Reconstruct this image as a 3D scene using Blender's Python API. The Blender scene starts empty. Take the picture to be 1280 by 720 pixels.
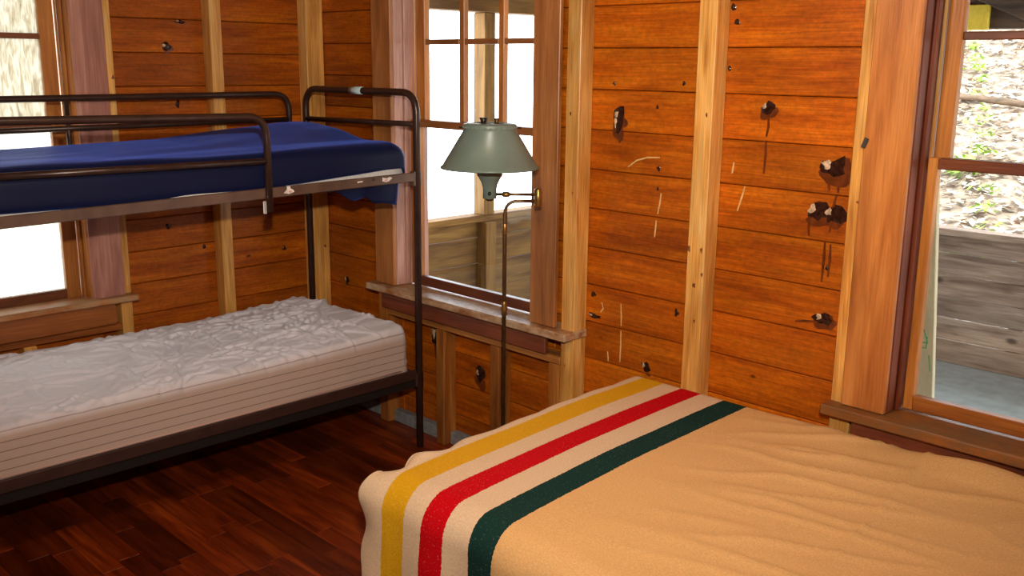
import bpy, bmesh, math, random
from mathutils import Vector, Matrix, noise
random.seed(7)
COL = bpy.context.scene.collection
SC = bpy.context.scene

# ------------------------------------------------------------------ camera
F_PX = 1222.4
yaw, pitch, roll = -0.7865, 0.22597, 0.010516
cy, sy, cp, sp, cr, sr = math.cos(yaw), math.sin(yaw), math.cos(pitch), math.sin(pitch), math.cos(roll), math.sin(roll)
fwd = Vector((sy*cp, cy*cp, -sp)); rgt = Vector((cy, -sy, 0)); upv = rgt.cross(fwd)
CAM = Vector((4.46, -2.98, 1.80))
cd = bpy.data.cameras.new('camera'); cam = bpy.data.objects.new('camera', cd); COL.objects.link(cam)
cd.sensor_width = 36.0; cd.lens = F_PX/1280*36.0; cd.clip_start = 0.02
R0 = cr*rgt + sr*upv
up_cam = cr*upv - sr*rgt
M = Matrix((R0, up_cam, -fwd)).transposed().to_4x4(); M.translation = CAM
cam.matrix_world = M
SC.camera = cam

# ------------------------------------------------------------------ world, lights, exposure
w = bpy.data.worlds.new('world'); SC.world = w; w.use_nodes = True
wn = w.node_tree.nodes; wn['Background'].inputs[0].default_value = (0.86, 0.93, 1.0, 1); wn['Background'].inputs[1].default_value = 7.0

def light(name, kind, loc, energy, color=(1, 1, 1), rot=None, **kw):
    d = bpy.data.lights.new(name, kind); d.energy = energy; d.color = color
    for k, v in kw.items(): setattr(d, k, v)
    o = bpy.data.objects.new(name, d); COL.objects.link(o); o.location = loc
    if rot is not None: o.rotation_euler = rot
    return o
SUN_ROT = Vector((-0.25, 0.75, -1.0)).to_track_quat('-Z', 'Y').to_euler()
light('sun', 'SUN', (0, 0, 9), 4.5, (1.0, 0.95, 0.86), SUN_ROT, angle=0.02)
FLASH_AT = CAM + Vector((0.02, 0.02, 0.30))
light('camera_flash', 'SPOT', FLASH_AT, 345, (1.0, 0.92, 0.80), (Vector((1.5, -0.1, 1.95))-FLASH_AT).to_track_quat('-Z', 'Y').to_euler(), shadow_soft_size=0.035, spot_size=1.75, spot_blend=1.0)
light('upper_wall_fill', 'POINT', (3.0, -1.65, 2.36), 42, (1.0, 0.88, 0.72), shadow_soft_size=0.08)  # added fill lamp, unseen, brightens the upper walls
def portal(name, loc, rot, sx, sy_):
    o = light(name, 'AREA', loc, 1, rot=rot, shape='RECTANGLE', size=sx, size_y=sy_)
    o.data.cycles.is_portal = True
portal('portal_window_2', (1.22, 0.13, 1.45), (-math.pi/2, 0, 0), 0.92, 1.5)
portal('portal_window_3', (3.69, 0.13, 1.45), (-math.pi/2, 0, 0), 0.92, 1.5)
portal('portal_window_1', (-0.13, -1.75, 1.45), (0, math.pi/2*-1, 0), 1.5, 0.92)

vs = SC.view_settings; vs.view_transform = 'Standard'; vs.look = 'None'; vs.exposure = 0.0; vs.gamma = 1.0; vs.use_curve_mapping = False

# ------------------------------------------------------------------ materials
def newmat(name):
    m = bpy.data.materials.new(name); m.use_nodes = True
    nt = m.node_tree; b = nt.nodes['Principled BSDF']
    return m, nt, b
def N(nt, t, **kw):
    n = nt.nodes.new(t)
    for k, v in kw.items():
        if k in n.inputs: n.inputs[k].default_value = v
        else: setattr(n, k, v)
    return n
def ramp(nt, stops, interp='LINEAR'):
    r = nt.nodes.new('ShaderNodeValToRGB'); e = r.color_ramp.elements; r.color_ramp.interpolation = interp
    while len(e) < len(stops): e.new(0.5)
    for el, (p, c) in zip(e, stops):
        el.position = p; el.color = (*c, 1) if len(c) == 3 else c
    return r
def mix(nt, a, b, fac, mode='MIX'):
    n = nt.nodes.new('ShaderNodeMix'); n.data_type = 'RGBA'; n.blend_type = mode
    for sock, v in ((n.inputs['Factor'], fac), (n.inputs['A'], a), (n.inputs['B'], b)):
        if hasattr(v, 'is_output'): nt.links.new(v, sock)
        elif isinstance(v, (int, float)): sock.default_value = v
        else: sock.default_value = (*v, 1)
    return n.outputs['Result']
def math_(nt, op, a, b=0.0, c=0.0, clamp=False):
    n = nt.nodes.new('ShaderNodeMath'); n.operation = op; n.use_clamp = clamp
    for i, v in enumerate((a, b, c)):
        if hasattr(v, 'is_output'): nt.links.new(v, n.inputs[i])
        else: n.inputs[i].default_value = v
    return n.outputs[0]

def wood(name, dark, mid, lite, axis, rough=0.42, knots=0.05, tonevar=0.35, fine=0.25, gscale=1.0, coat=0.0, wear=None, spec=0.5, mottle=0.0):
    m, nt, b = newmat(name); L = nt.links
    tc = N(nt, 'ShaderNodeTexCoord'); at = N(nt, 'ShaderNodeAttribute', attribute_name='tone')
    sep = at.outputs['Fac']
    off = N(nt, 'ShaderNodeCombineXYZ')
    o1 = math_(nt, 'MULTIPLY', sep, 37.0); o2 = math_(nt, 'MULTIPLY', sep, 91.0)
    L.new(o1, off.inputs[0]); L.new(o2, off.inputs[1]); L.new(o1, off.inputs[2])
    add = N(nt, 'ShaderNodeVectorMath', operation='ADD'); L.new(tc.outputs['Object'], add.inputs[0]); L.new(off.outputs[0], add.inputs[1])
    def mapped(along, across):
        mp = N(nt, 'ShaderNodeMapping'); s = [across]*3; s['XYZ'.index(axis)] = along
        mp.inputs['Scale'].default_value = s; L.new(add.outputs[0], mp.inputs[0]); return mp.outputs[0]
    n1 = N(nt, 'ShaderNodeTexNoise'); n1.inputs['Scale'].default_value = 2.2*gscale; n1.inputs['Detail'].default_value = 7; n1.inputs['Distortion'].default_value = 0.7
    L.new(mapped(1.0, 9.0), n1.inputs['Vector'])
    r1 = ramp(nt, [(0.30, dark), (0.52, mid), (0.74, lite)]); L.new(n1.outputs['Fac'], r1.inputs[0])
    n2 = N(nt, 'ShaderNodeTexNoise'); n2.inputs['Scale'].default_value = 3.0; n2.inputs['Detail'].default_value = 5
    L.new(mapped(2.0, 60.0), n2.inputs['Vector'])
    f2 = N(nt, 'ShaderNodeMapRange'); L.new(n2.outputs['Fac'], f2.inputs[0]); f2.inputs[1].default_value = 0.3; f2.inputs[2].default_value = 0.7
    f2.inputs[3].default_value = 1-fine; f2.inputs[4].default_value = 1+fine*0.6
    c = mix(nt, r1.outputs[0], f2.outputs[0], 1.0, 'MULTIPLY')
    n3 = N(nt, 'ShaderNodeTexNoise'); n3.inputs['Scale'].default_value = 1.6; n3.inputs['Detail'].default_value = 2
    L.new(mapped(1.2, 3.0), n3.inputs['Vector'])
    f3 = N(nt, 'ShaderNodeMapRange'); L.new(n3.outputs['Fac'], f3.inputs[0]); f3.inputs[1].default_value = 0.25; f3.inputs[2].default_value = 0.75; f3.inputs[3].default_value = 0.72; f3.inputs[4].default_value = 1.22
    c = mix(nt, c, f3.outputs[0], 1.0, 'MULTIPLY')
    tv = N(nt, 'ShaderNodeMapRange'); L.new(sep, tv.inputs[0]); tv.inputs[3].default_value = 1-tonevar; tv.inputs[4].default_value = 1+tonevar*0.6
    c = mix(nt, c, tv.outputs[0], 1.0, 'MULTIPLY')
    if mottle:
        n5 = N(nt, 'ShaderNodeTexNoise'); n5.inputs['Scale'].default_value = 45; n5.inputs['Detail'].default_value = 6; n5.inputs['Roughness'].default_value = .7
        L.new(mapped(1.0, 1.6), n5.inputs['Vector'])
        f5 = N(nt, 'ShaderNodeMapRange'); L.new(n5.outputs['Fac'], f5.inputs[0]); f5.inputs[1].default_value = .3; f5.inputs[2].default_value = .7; f5.inputs[3].default_value = 1-mottle; f5.inputs[4].default_value = 1+mottle*.7
        c = mix(nt, c, f5.outputs[0], 1.0, 'MULTIPLY')
    if knots:
        v = N(nt, 'ShaderNodeTexVoronoi'); v.inputs['Scale'].default_value = 4.2; L.new(mapped(0.8, 1.5), v.inputs['Vector'])
        k = N(nt, 'ShaderNodeMapRange'); L.new(v.outputs['Distance'], k.inputs[0]); k.inputs[1].default_value = knots*0.6; k.inputs[2].default_value = knots*1.3; k.inputs[3].default_value = 1; k.inputs[4].default_value = 0
        sx = N(nt, 'ShaderNodeSeparateColor'); L.new(v.outputs['Color'], sx.inputs[0])
        gate = math_(nt, 'GREATER_THAN', sx.outputs[0], 0.45)
        kk = math_(nt, 'MULTIPLY', k.outputs[0], gate); kk = math_(nt, 'MULTIPLY', kk, 0.85)
        c = mix(nt, c, tuple(x*0.16 for x in dark), kk)
    if wear:
        n4 = N(nt, 'ShaderNodeTexNoise'); n4.inputs['Scale'].default_value = 6; n4.inputs['Detail'].default_value = 8; n4.inputs['Roughness'].default_value = .75
        L.new(mapped(1.0, 2.0), n4.inputs['Vector'])
        k4 = N(nt, 'ShaderNodeMapRange'); L.new(n4.outputs['Fac'], k4.inputs[0]); k4.inputs[1].default_value = .40; k4.inputs[2].default_value = .62; k4.inputs[3].default_value = 0; k4.inputs[4].default_value = .9
        c = mix(nt, c, wear, k4.outputs[0])
    L.new(c, b.inputs['Base Color'])
    b.inputs['Roughness'].default_value = rough; b.inputs['Specular IOR Level'].default_value = spec
    if coat: b.inputs['Coat Weight'].default_value = coat; b.inputs['Coat Roughness'].default_value = 0.25
    bp = N(nt, 'ShaderNodeBump'); bp.inputs['Strength'].default_value = 0.25; bp.inputs['Distance'].default_value = 0.004
    L.new(n2.outputs['Fac'], bp.inputs['Height']); L.new(bp.outputs[0], b.inputs['Normal'])
    return m

def plain(name, col, rough=0.5, metal=0.0, spec=None, bump=0.0, bscale=40.0, var=0.0, sheen=0.0):
    m, nt, b = newmat(name); L = nt.links
    b.inputs['Roughness'].default_value = rough; b.inputs['Metallic'].default_value = metal
    tc = N(nt, 'ShaderNodeTexCoord'); n = N(nt, 'ShaderNodeTexNoise'); n.inputs['Scale'].default_value = bscale; n.inputs['Detail'].default_value = 6
    L.new(tc.outputs['Object'], n.inputs['Vector'])
    f = N(nt, 'ShaderNodeMapRange'); L.new(n.outputs['Fac'], f.inputs[0]); f.inputs[1].default_value = .3; f.inputs[2].default_value = .7; f.inputs[3].default_value = 1-var; f.inputs[4].default_value = 1+var
    L.new(mix(nt, col, f.outputs[0], 1.0, 'MULTIPLY'), b.inputs['Base Color'])
    if bump:
        bp = N(nt, 'ShaderNodeBump'); bp.inputs['Strength'].default_value = bump; bp.inputs['Distance'].default_value = 0.003
        L.new(n.outputs['Fac'], bp.inputs['Height']); L.new(bp.outputs[0], b.inputs['Normal'])
    if sheen: b.inputs['Sheen Weight'].default_value = sheen
    return m

PD, PM, PL = (0.35, 0.064, 0.001), (0.48, 0.104, 0.002), (0.57, 0.148, 0.004)
M_PLANK_X = wood('orange_stained_plank_x', PD, PM, PL, 'X', 0.45, 0.045, 0.28, 0.30, spec=0.3, mottle=0.28)
M_PLANK_Y = wood('orange_stained_plank_y', PD, PM, PL, 'Y', 0.48, 0.045, 0.30, 0.30, spec=0.3, mottle=0.28)
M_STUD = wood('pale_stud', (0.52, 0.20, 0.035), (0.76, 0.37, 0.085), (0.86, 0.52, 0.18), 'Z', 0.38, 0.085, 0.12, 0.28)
M_STUDX = wood('lying_stud_shade_toned', (0.22, 0.075, 0.014), (0.36, 0.13, 0.026), (0.48, 0.20, 0.05), 'X', 0.5, 0.0, 0.18, 0.16)  # rough sill wood, colour darkened to paint in the shade below windows
M_CASING = wood('varnished_casing', (0.36, 0.105, 0.020), (0.50, 0.17, 0.036), (0.60, 0.24, 0.06), 'Z', 0.40, 0.03, 0.12, 0.18)
M_STUDLOW = wood('orange_brown_stud', (0.20, 0.055, 0.008), (0.34, 0.11, 0.016), (0.46, 0.18, 0.035), 'Z', 0.45, 0.06, 0.2, 0.3)  # orange stain, with shade below the windows painted into the darker tone
M_JAMBP = wood('jamb_daylight_tinted', (0.36, 0.17, 0.12), (0.50, 0.26, 0.20), (0.60, 0.35, 0.28), 'Z', 0.35, 0.0, 0.1, 0.2)  # pale pink puts daylight on the jamb face into the colour
M_RAIL2 = wood('brown_sash_rail', (0.20, 0.065, 0.016), (0.32, 0.11, 0.028), (0.42, 0.17, 0.05), 'X', 0.4, 0.0, 0.1, 0.2)
M_CASING1 = wood('purplish_casing', (0.34, 0.125, 0.090), (0.52, 0.23, 0.17), (0.64, 0.34, 0.26), 'Z', 0.30, 0.03, 0.12, 0.2)  # purple is the bluish sky reflection on varnish, mixed into the base colour
M_JAMB = wood('dark_red_jamb', (0.10, 0.018, 0.006), (0.17, 0.032, 0.009), (0.24, 0.05, 0.015), 'Z', 0.38, 0.0, 0.1, 0.15)
M_SASH = wood('orange_sash', (0.34, 0.10, 0.014), (0.48, 0.165, 0.026), (0.58, 0.23, 0.045), 'Z', 0.4, 0.0, 0.1, 0.18)
M_SASHD = wood('dark_sash_rail', (0.09, 0.022, 0.010), (0.15, 0.038, 0.014), (0.22, 0.06, 0.02), 'X', 0.4, 0.0, 0.1, 0.2)
M_SASHDY = wood('dark_sash_rail_y', (0.13, 0.032, 0.008), (0.21, 0.055, 0.012), (0.28, 0.08, 0.02), 'Y', 0.4, 0.0, 0.1, 0.2)
M_SILLX = wood('sill_board_x', (0.27, 0.085, 0.018), (0.38, 0.125, 0.028), (0.48, 0.19, 0.055), 'X', 0.42, 0.0, 0.1, 0.2, wear=(0.62, 0.46, 0.29))
M_SILLY = wood('sill_board_y', (0.27, 0.085, 0.018), (0.38, 0.125, 0.028), (0.48, 0.19, 0.055), 'Y', 0.42, 0.0, 0.1, 0.2, wear=(0.40, 0.25, 0.13))
M_SILL3 = wood('dark_topped_sill', (0.26, 0.075, 0.012), (0.36, 0.11, 0.016), (0.44, 0.15, 0.026), 'X', 0.45, 0.0, 0.1, 0.25, wear=(0.14, 0.075, 0.03))
M_RAIL3 = wood('orange_sash_rail', (0.24, 0.06, 0.008), (0.36, 0.10, 0.013), (0.46, 0.15, 0.025), 'X', 0.4, 0.0, 0.1, 0.25)
M_CASING2 = wood('brown_casing', (0.29, 0.095, 0.024), (0.41, 0.150, 0.040), (0.50, 0.21, 0.065), 'Z', 0.40, 0.03, 0.12, 0.22)
M_APRON = wood('red_brown_apron', (0.13, 0.030, 0.014), (0.20, 0.046, 0.018), (0.27, 0.075, 0.03), 'X', 0.4, 0.0, 0.1, 0.2)
M_APRONY = wood('orange_apron_y', (0.22, 0.055, 0.006), (0.32, 0.085, 0.010), (0.40, 0.12, 0.018), 'Y', 0.4, 0.0, 0.1, 0.2)
M_FLOOR = wood('red_brown_strip_floor', (0.10, 0.011, 0.001), (0.21, 0.027, 0.002), (0.34, 0.058, 0.005), 'X', 0.38, 0.0, 0.55, 0.4)
M_PORCH = wood('weathered_porch_plank', (0.17, 0.10, 0.065), (0.37, 0.25, 0.175), (0.47, 0.34, 0.25), 'X', 0.8, 0.12, 0.25, 0.3)
M_PORCHW = wood('tan_porch_plank', (0.13, 0.05, 0.008), (0.26, 0.12, 0.019), (0.35, 0.18, 0.037), 'Y', 0.75, 0.05, 0.25, 0.25)
M_PORCHV = wood('tan_porch_post', (0.16, 0.068, 0.011), (0.28, 0.13, 0.021), (0.36, 0.185, 0.038), 'Z', 0.7, 0.05, 0.1, 0.2)
M_LEAN = wood('pale_raw_board', (0.52, 0.42, 0.24), (0.62, 0.53, 0.33), (0.70, 0.62, 0.42), 'Z', 0.6, 0.0, 0.1, 0.08)
M_DARKBEAM = wood('dark_brown_beam', (0.05, 0.03, 0.018), (0.11, 0.065, 0.035), (0.18, 0.11, 0.06), 'X', 0.8, 0.0, 0.1, 0.3)
M_CEIL = wood('ceiling_board', (0.30, 0.12, 0.03), (0.42, 0.19, 0.05), (0.55, 0.28, 0.09), 'X', 0.6, 0.0, 0.2, 0.2)
M_GREY = plain('grey_blue_base', (0.20, 0.20, 0.20), 0.6, bump=0.3, var=0.3)
M_CONC = plain('porch_concrete', (0.25, 0.275, 0.265), 0.8, bump=0.3, bscale=12, var=0.18)
M_YELLOW = plain('yellow_board', (0.75, 0.52, 0.04), 0.6, var=0.1)
M_DARKGAP = plain('dark_sheathing', (0.02, 0.008, 0.003), 0.9)
M_METAL = plain('brown_enamel_tube', (0.050, 0.024, 0.017), 0.30, 0.25, var=0.2, bscale=20)
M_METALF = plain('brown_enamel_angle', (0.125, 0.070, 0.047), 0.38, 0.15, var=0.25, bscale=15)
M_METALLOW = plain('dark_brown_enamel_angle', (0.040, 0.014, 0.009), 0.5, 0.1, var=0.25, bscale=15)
M_CHROME = plain('worn_clip', (0.65, 0.62, 0.58), 0.3, 0.6)
M_SPRING = plain('grey_steel_mesh', (0.10, 0.10, 0.10), 0.5, 0.8)
M_NAVY = plain('navy_mattress_cover', (0.003, 0.0055, 0.030), 0.5, bump=0.12, bscale=60, var=0.12, sheen=0.42)
nb = M_NAVY.node_tree.nodes['Principled BSDF']; nb.inputs['Sheen Tint'].default_value = (0.10, 0.22, 1.0, 1); nb.inputs['Sheen Roughness'].default_value = 0.45; nb.inputs['Specular IOR Level'].default_value = 0.2  # blue sheen tint puts the window's light on the top into the material
M_TICK = plain('pale_mattress_pad', (0.62, 0.60, 0.57), 0.8, bump=0.3, bscale=90, var=0.1)
M_BRASS = plain('aged_brass', (0.36, 0.20, 0.06), 0.32, 0.85, var=0.25, bscale=30)
M_BRONZE = plain('dark_bronze_tube', (0.14, 0.075, 0.03), 0.35, 0.75, var=0.3, bscale=30)
M_SHADE = plain('sage_enamel_shade', (0.175, 0.235, 0.200), 0.36, 0.0, var=0.10, bscale=9)
M_SHADEIN = plain('shade_lining', (0.6, 0.58, 0.5), 0.6)
M_BLACK = plain('black_bakelite', (0.012, 0.010, 0.009), 0.35)
M_KNOT = plain('dark_resin_knot', (0.030, 0.010, 0.006), 0.16, 0.0, bump=0.5, bscale=70, var=0.5)
M_KNOTGLINT = plain('knot_glint', (0.55, 0.38, 0.24), 0.2, var=0.5, bscale=60)  # pale blob colour, a painted highlight on the glossy knots
M_SCRATCH = plain('bare_wood_scratch', (0.70, 0.42, 0.16), 0.6, var=0.2)
M_STUDKNOT = plain('brown_stud_knot', (0.22, 0.07, 0.02), 0.3, var=0.5, bscale=80)
M_DRIP = plain('dark_resin_drip', (0.13, 0.028, 0.005), 0.3, var=0.4)
M_STICK1 = plain('worn_white_sticker', (0.72, 0.66, 0.60), 0.5, var=0.25, bscale=120)
M_STICK2 = plain('pale_teal_tape', (0.55, 0.72, 0.75), 0.4, var=0.2, bscale=120)
M_PINK = plain('pink_sticker', (0.72, 0.35, 0.35), 0.5, var=0.2, bscale=90)
M_GREENINK = plain('green_ink', (0.05, 0.30, 0.10), 0.6)

def glass(name, film=None):
    m = bpy.data.materials.new(name); m.use_nodes = True; nt = m.node_tree; L = nt.links
    for n in list(nt.nodes): nt.nodes.remove(n)
    out = N(nt, 'ShaderNodeOutputMaterial'); tr = N(nt, 'ShaderNodeBsdfTransparent'); tr.inputs[0].default_value = (0.97, 0.98, 0.97, 1)
    gl = N(nt, 'ShaderNodeBsdfGlossy'); gl.inputs['Roughness'].default_value = 0.02
    lw = N(nt, 'ShaderNodeLayerWeight'); lw.inputs[0].default_value = 0.5; fr = nt.nodes.new('ShaderNodeMath'); fr.operation = 'MULTIPLY_ADD'; fr.inputs[1].default_value = 0.55; fr.inputs[2].default_value = 0.03; L.new(math_(nt, 'POWER', lw.outputs['Facing'], 5.0), fr.inputs[0])
    tc = N(nt, 'ShaderNodeTexCoord'); nz = N(nt, 'ShaderNodeTexNoise'); nz.inputs['Scale'].default_value = 5; L.new(tc.outputs['Object'], nz.inputs['Vector'])
    bp = N(nt, 'ShaderNodeBump'); bp.inputs['Strength'].default_value = 0.15; bp.inputs['Distance'].default_value = 0.01; L.new(nz.outputs['Fac'], bp.inputs['Height']); L.new(bp.outputs[0], gl.inputs['Normal'])
    mx = N(nt, 'ShaderNodeMixShader'); L.new(fr.outputs[0], mx.inputs[0]); L.new(tr.outputs[0], mx.inputs[1]); L.new(gl.outputs[0], mx.inputs[2])
    last = mx.outputs[0]
    if film:
        mp = N(nt, 'ShaderNodeMapping'); mp.inputs['Rotation'].default_value = (math.radians(-24), 0, 0); mp.inputs['Scale'].default_value = (1, 26, 5); L.new(tc.outputs['Object'], mp.inputs[0])
        n2 = N(nt, 'ShaderNodeTexNoise'); n2.inputs['Scale'].default_value = 2.4; n2.inputs['Detail'].default_value = 6; n2.inputs['Distortion'].default_value = 1.2; L.new(mp.outputs[0], n2.inputs['Vector'])
        r = ramp(nt, [(0.20, (0.16, 0.115, 0.055)), (0.42, (0.29, 0.235, 0.145)), (0.60, (0.37, 0.34, 0.27))]); L.new(n2.outputs['Fac'], r.inputs[0])
        tl = N(nt, 'ShaderNodeBsdfTranslucent'); L.new(r.outputs[0], tl.inputs[0])
        t2 = N(nt, 'ShaderNodeBsdfTransparent'); L.new(r.outputs[0], t2.inputs[0])
        m2 = N(nt, 'ShaderNodeMixShader'); m2.inputs[0].default_value = 0.45; L.new(tl.outputs[0], m2.inputs[1]); L.new(t2.outputs[0], m2.inputs[2])
        m3 = N(nt, 'ShaderNodeMixShader'); m3.inputs[0].default_value = film; L.new(last, m3.inputs[1]); L.new(m2.outputs[0], m3.inputs[2]); last = m3.outputs[0]
    L.new(last, out.inputs[0])
    return m
M_GLASS = glass('old_window_glass')
M_GLASSF = glass('streaked_window_glass', 0.85)
M_GLASSF2 = glass('hazy_window_glass', 0.62)

# ------------------------------------------------------------------ mesh helpers
def link(name, bm, mat, parent=None, smooth=False, tone=None, kind=None):
    me = bpy.data.meshes.new(name); bm.normal_update(); bm.to_mesh(me); bm.free()
    for m in (mat if isinstance(mat, (list, tuple)) else [mat]): me.materials.append(m)
    if smooth:
        for p in me.polygons: p.use_smooth = True
    if 'tone' not in me.attributes:
        t = random.random() if tone is None else tone
        a = me.attributes.new('tone', 'FLOAT', 'POINT'); a.data.foreach_set('value', [t]*len(me.vertices))
    o = bpy.data.objects.new(name, me); COL.objects.link(o)
    if parent is not None: o.parent = parent; o.matrix_parent_inverse = parent.matrix_world.inverted()
    if kind: o['kind'] = kind
    return o
def empty(name, loc=(0, 0, 0), kind=None, label=None, cat=None, group=None):
    o = bpy.data.objects.new(name, None); COL.objects.link(o); o.location = loc; o.empty_display_size = 0.1
    o.matrix_world = Matrix.Translation(loc)
    if kind: o['kind'] = kind
    tag(o, label, cat, group); return o
def tag(o, label=None, cat=None, group=None):
    if label: o['label'] = label
    if cat: o['category'] = cat
    if group: o['group'] = group
    return o
def add_box(bm, lo, hi, bevel=0.0, mat=None):
    g = bmesh.ops.create_cube(bm, size=1.0); vsx = g['verts']
    for v in vsx:
        v.co = Vector([lo[i] + (v.co[i]+0.5)*(hi[i]-lo[i]) for i in range(3)])
    if bevel:
        es = list({e for v in vsx for e in v.link_edges})
        bmesh.ops.bevel(bm, geom=es, offset=bevel, segments=1, affect='EDGES', profile=0.5)
def box(name, lo, hi, mat, parent=None, bevel=0.003, tone=None, kind=None, jit=0.0):
    bm = bmesh.new(); add_box(bm, lo, hi, bevel)
    return link(name, bm, mat, parent, tone=tone, kind=kind)
def add_tube(bm, pts, r, seg=12, caps=True):
    pts = [Vector(p) for p in pts]; rings = []
    t0 = (pts[1]-pts[0]).normalized(); ref = Vector((0, 0, 1)) if abs(t0.z) < 0.9 else Vector((1, 0, 0))
    u = t0.cross(ref).normalized()
    for i, p in enumerate(pts):
        if i == 0: t = t0
        elif i == len(pts)-1: t = (pts[-1]-pts[-2]).normalized()
        else: t = ((pts[i]-pts[i-1]).normalized()+(pts[i+1]-pts[i]).normalized()).normalized()
        u = (u - t*u.dot(t)).normalized(); v = t.cross(u)
        rr = r[i] if isinstance(r, (list, tuple)) else r
        rings.append([bm.verts.new(p + (u*math.cos(a)+v*math.sin(a))*rr) for a in [2*math.pi*k/seg for k in range(seg)]])
    for a, b in zip(rings, rings[1:]):
        for k in range(seg): bm.faces.new((a[k], a[(k+1) % seg], b[(k+1) % seg], b[k]))
    if caps: bm.faces.new(rings[0][::-1]); bm.faces.new(rings[-1])
def tube(name, pts, r, mat, parent=None, seg=12):
    bm = bmesh.new(); add_tube(bm, pts, r, seg); return link(name, bm, mat, parent, smooth=True)
def arc_path(pts, rad, n=6):
    """polyline with rounded corners"""
    pts = [Vector(p) for p in pts]; out = [pts[0]]
    for i in range(1, len(pts)-1):
        a = (pts[i-1]-pts[i]).normalized(); b = (pts[i+1]-pts[i]).normalized()
        p0 = pts[i]+a*rad; p1 = pts[i]+b*rad
        for k in range(n+1):
            t = k/n; out.append((1-t)**2*p0 + 2*t*(1-t)*pts[i] + t*t*p1)
    out.append(pts[-1]); return out
def lathe(name, prof, loc, mat, parent=None, seg=36, axis=None, close=False):
    bm = bmesh.new(); rings = []
    for r, z in prof:
        rings.append([bm.verts.new((r*math.cos(2*math.pi*k/seg), r*math.sin(2*math.pi*k/seg), z)) for k in range(seg)])
    for a, b in zip(rings, rings[1:]):
        for k in range(seg): bm.faces.new((a[k], a[(k+1) % seg], b[(k+1) % seg], b[k]))
    if close: bm.faces.new(rings[0][::-1]); bm.faces.new(rings[-1])
    mt = Matrix.Translation(loc)
    if axis is not None: mt = mt @ Vector((0, 0, 1)).rotation_difference(Vector(axis)).to_matrix().to_4x4()
    bm.transform(mt); bmesh.ops.recalc_face_normals(bm, faces=bm.faces)
    return link(name, bm, mat, parent, smooth=True)
def rounded_box_bm(lo, hi, r, nx, ny, nz):
    lo = Vector(lo); hi = Vector(hi); bm = bmesh.new(); n = (nx, ny, nz); d = hi-lo
    for ax in range(3):
        a, b = (ax+1) % 3, (ax+2) % 3
        for side in (0, 1):
            g = [[None]*(n[b]+1) for _ in range(n[a]+1)]
            for i in range(n[a]+1):
                for j in range(n[b]+1):
                    p = Vector((0, 0, 0)); p[ax] = hi[ax] if side else lo[ax]
                    p[a] = lo[a]+d[a]*i/n[a]; p[b] = lo[b]+d[b]*j/n[b]; g[i][j] = bm.verts.new(p)
            for i in range(n[a]):
                for j in range(n[b]):
                    f = (g[i][j], g[i+1][j], g[i+1][j+1], g[i][j+1]); bm.faces.new(f if side else f[::-1])
    bmesh.ops.remove_doubles(bm, verts=bm.verts, dist=1e-5)
    for v in bm.verts:
        q = Vector([min(max(v.co[i], lo[i]+r), hi[i]-r) for i in range(3)]); e = v.co-q
        if e.length > 1e-9: v.co = q + e.normalized()*r
    bm.normal_update(); return bm

# ------------------------------------------------------------------ room shell
DX = 5.9; DY = -4.7; CEIL = 2.52
SD = 0.08             # stud depth: studs stand proud of the planks by this much
wall_right = empty('wall_right', (0, 0, 0), 'structure')      # the wall with two windows (plane y = 0)
wall_left = empty('wall_left', (0, 0, 0), 'structure')        # the wall behind the bunk bed (plane x = 0)

def plank_course(axis, a0, a1, zs, mat, parent, t=0.022):
    for z0, z1 in zip(zs, zs[1:]):
        j = random.uniform(-0.0015, 0.0015); lo_o = 0.0 + j
        if axis == 'x': box('plank', (a0, lo_o, z0+0.0012), (a1, t, z1-0.0012), mat, parent, 0.0035)
        else: box('plank', (-t, a0, z0+0.0012), (-lo_o, a1, z1-0.0012), mat, parent, 0.0035)
def zgrid(base, step, lo, hi):
    k0 = math.ceil((lo+0.04-base)/step); z = [lo]; k = k0
    while base+k*step < hi-0.04: z.append(base+k*step); k += 1
    z.append(hi); return z
WZ0, WZ1 = 0.70, 2.22         # window rough openings
ZB = zgrid(0.61, 0.1563, 0.0, CEIL)
plank_course('x', 0.0, 0.70, zgrid(0.638, 0.1563, 0.0, CEIL), M_PLANK_X, wall_right)
plank_course('x', 0.70, 1.74, zgrid(0.61, 0.1563, 0.0, WZ0), M_PLANK_X, wall_right)
plank_course('x', 0.70, 1.74, zgrid(0.61, 0.1563, WZ1, CEIL), M_PLANK_X, wall_right)
plank_course('x', 1.74, 3.17, ZB, M_PLANK_X, wall_right)
plank_course('x', 3.17, 4.21, zgrid(0.61, 0.1563, 0.0, WZ0), M_PLANK_X, wall_right)
plank_course('x', 3.17, 4.21, zgrid(0.61, 0.1563, WZ1, CEIL), M_PLANK_X, wall_right)
plank_course('x', 4.21, DX, ZB, M_PLANK_X, wall_right)
plank_course('y', -1.22, 0.0, zgrid(0.763, 0.1525, 0.0, CEIL), M_PLANK_Y, wall_left)
plank_course('y', -2.28, -1.22, zgrid(0.763, 0.1525, 0.0, WZ0), M_PLANK_Y, wall_left)
plank_course('y', -2.28, -1.22, zgrid(0.763, 0.1525, WZ1, CEIL), M_PLANK_Y, wall_left)
plank_course('y', DY, -2.28, zgrid(0.763, 0.1525, 0.0, CEIL), M_PLANK_Y, wall_left)
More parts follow.
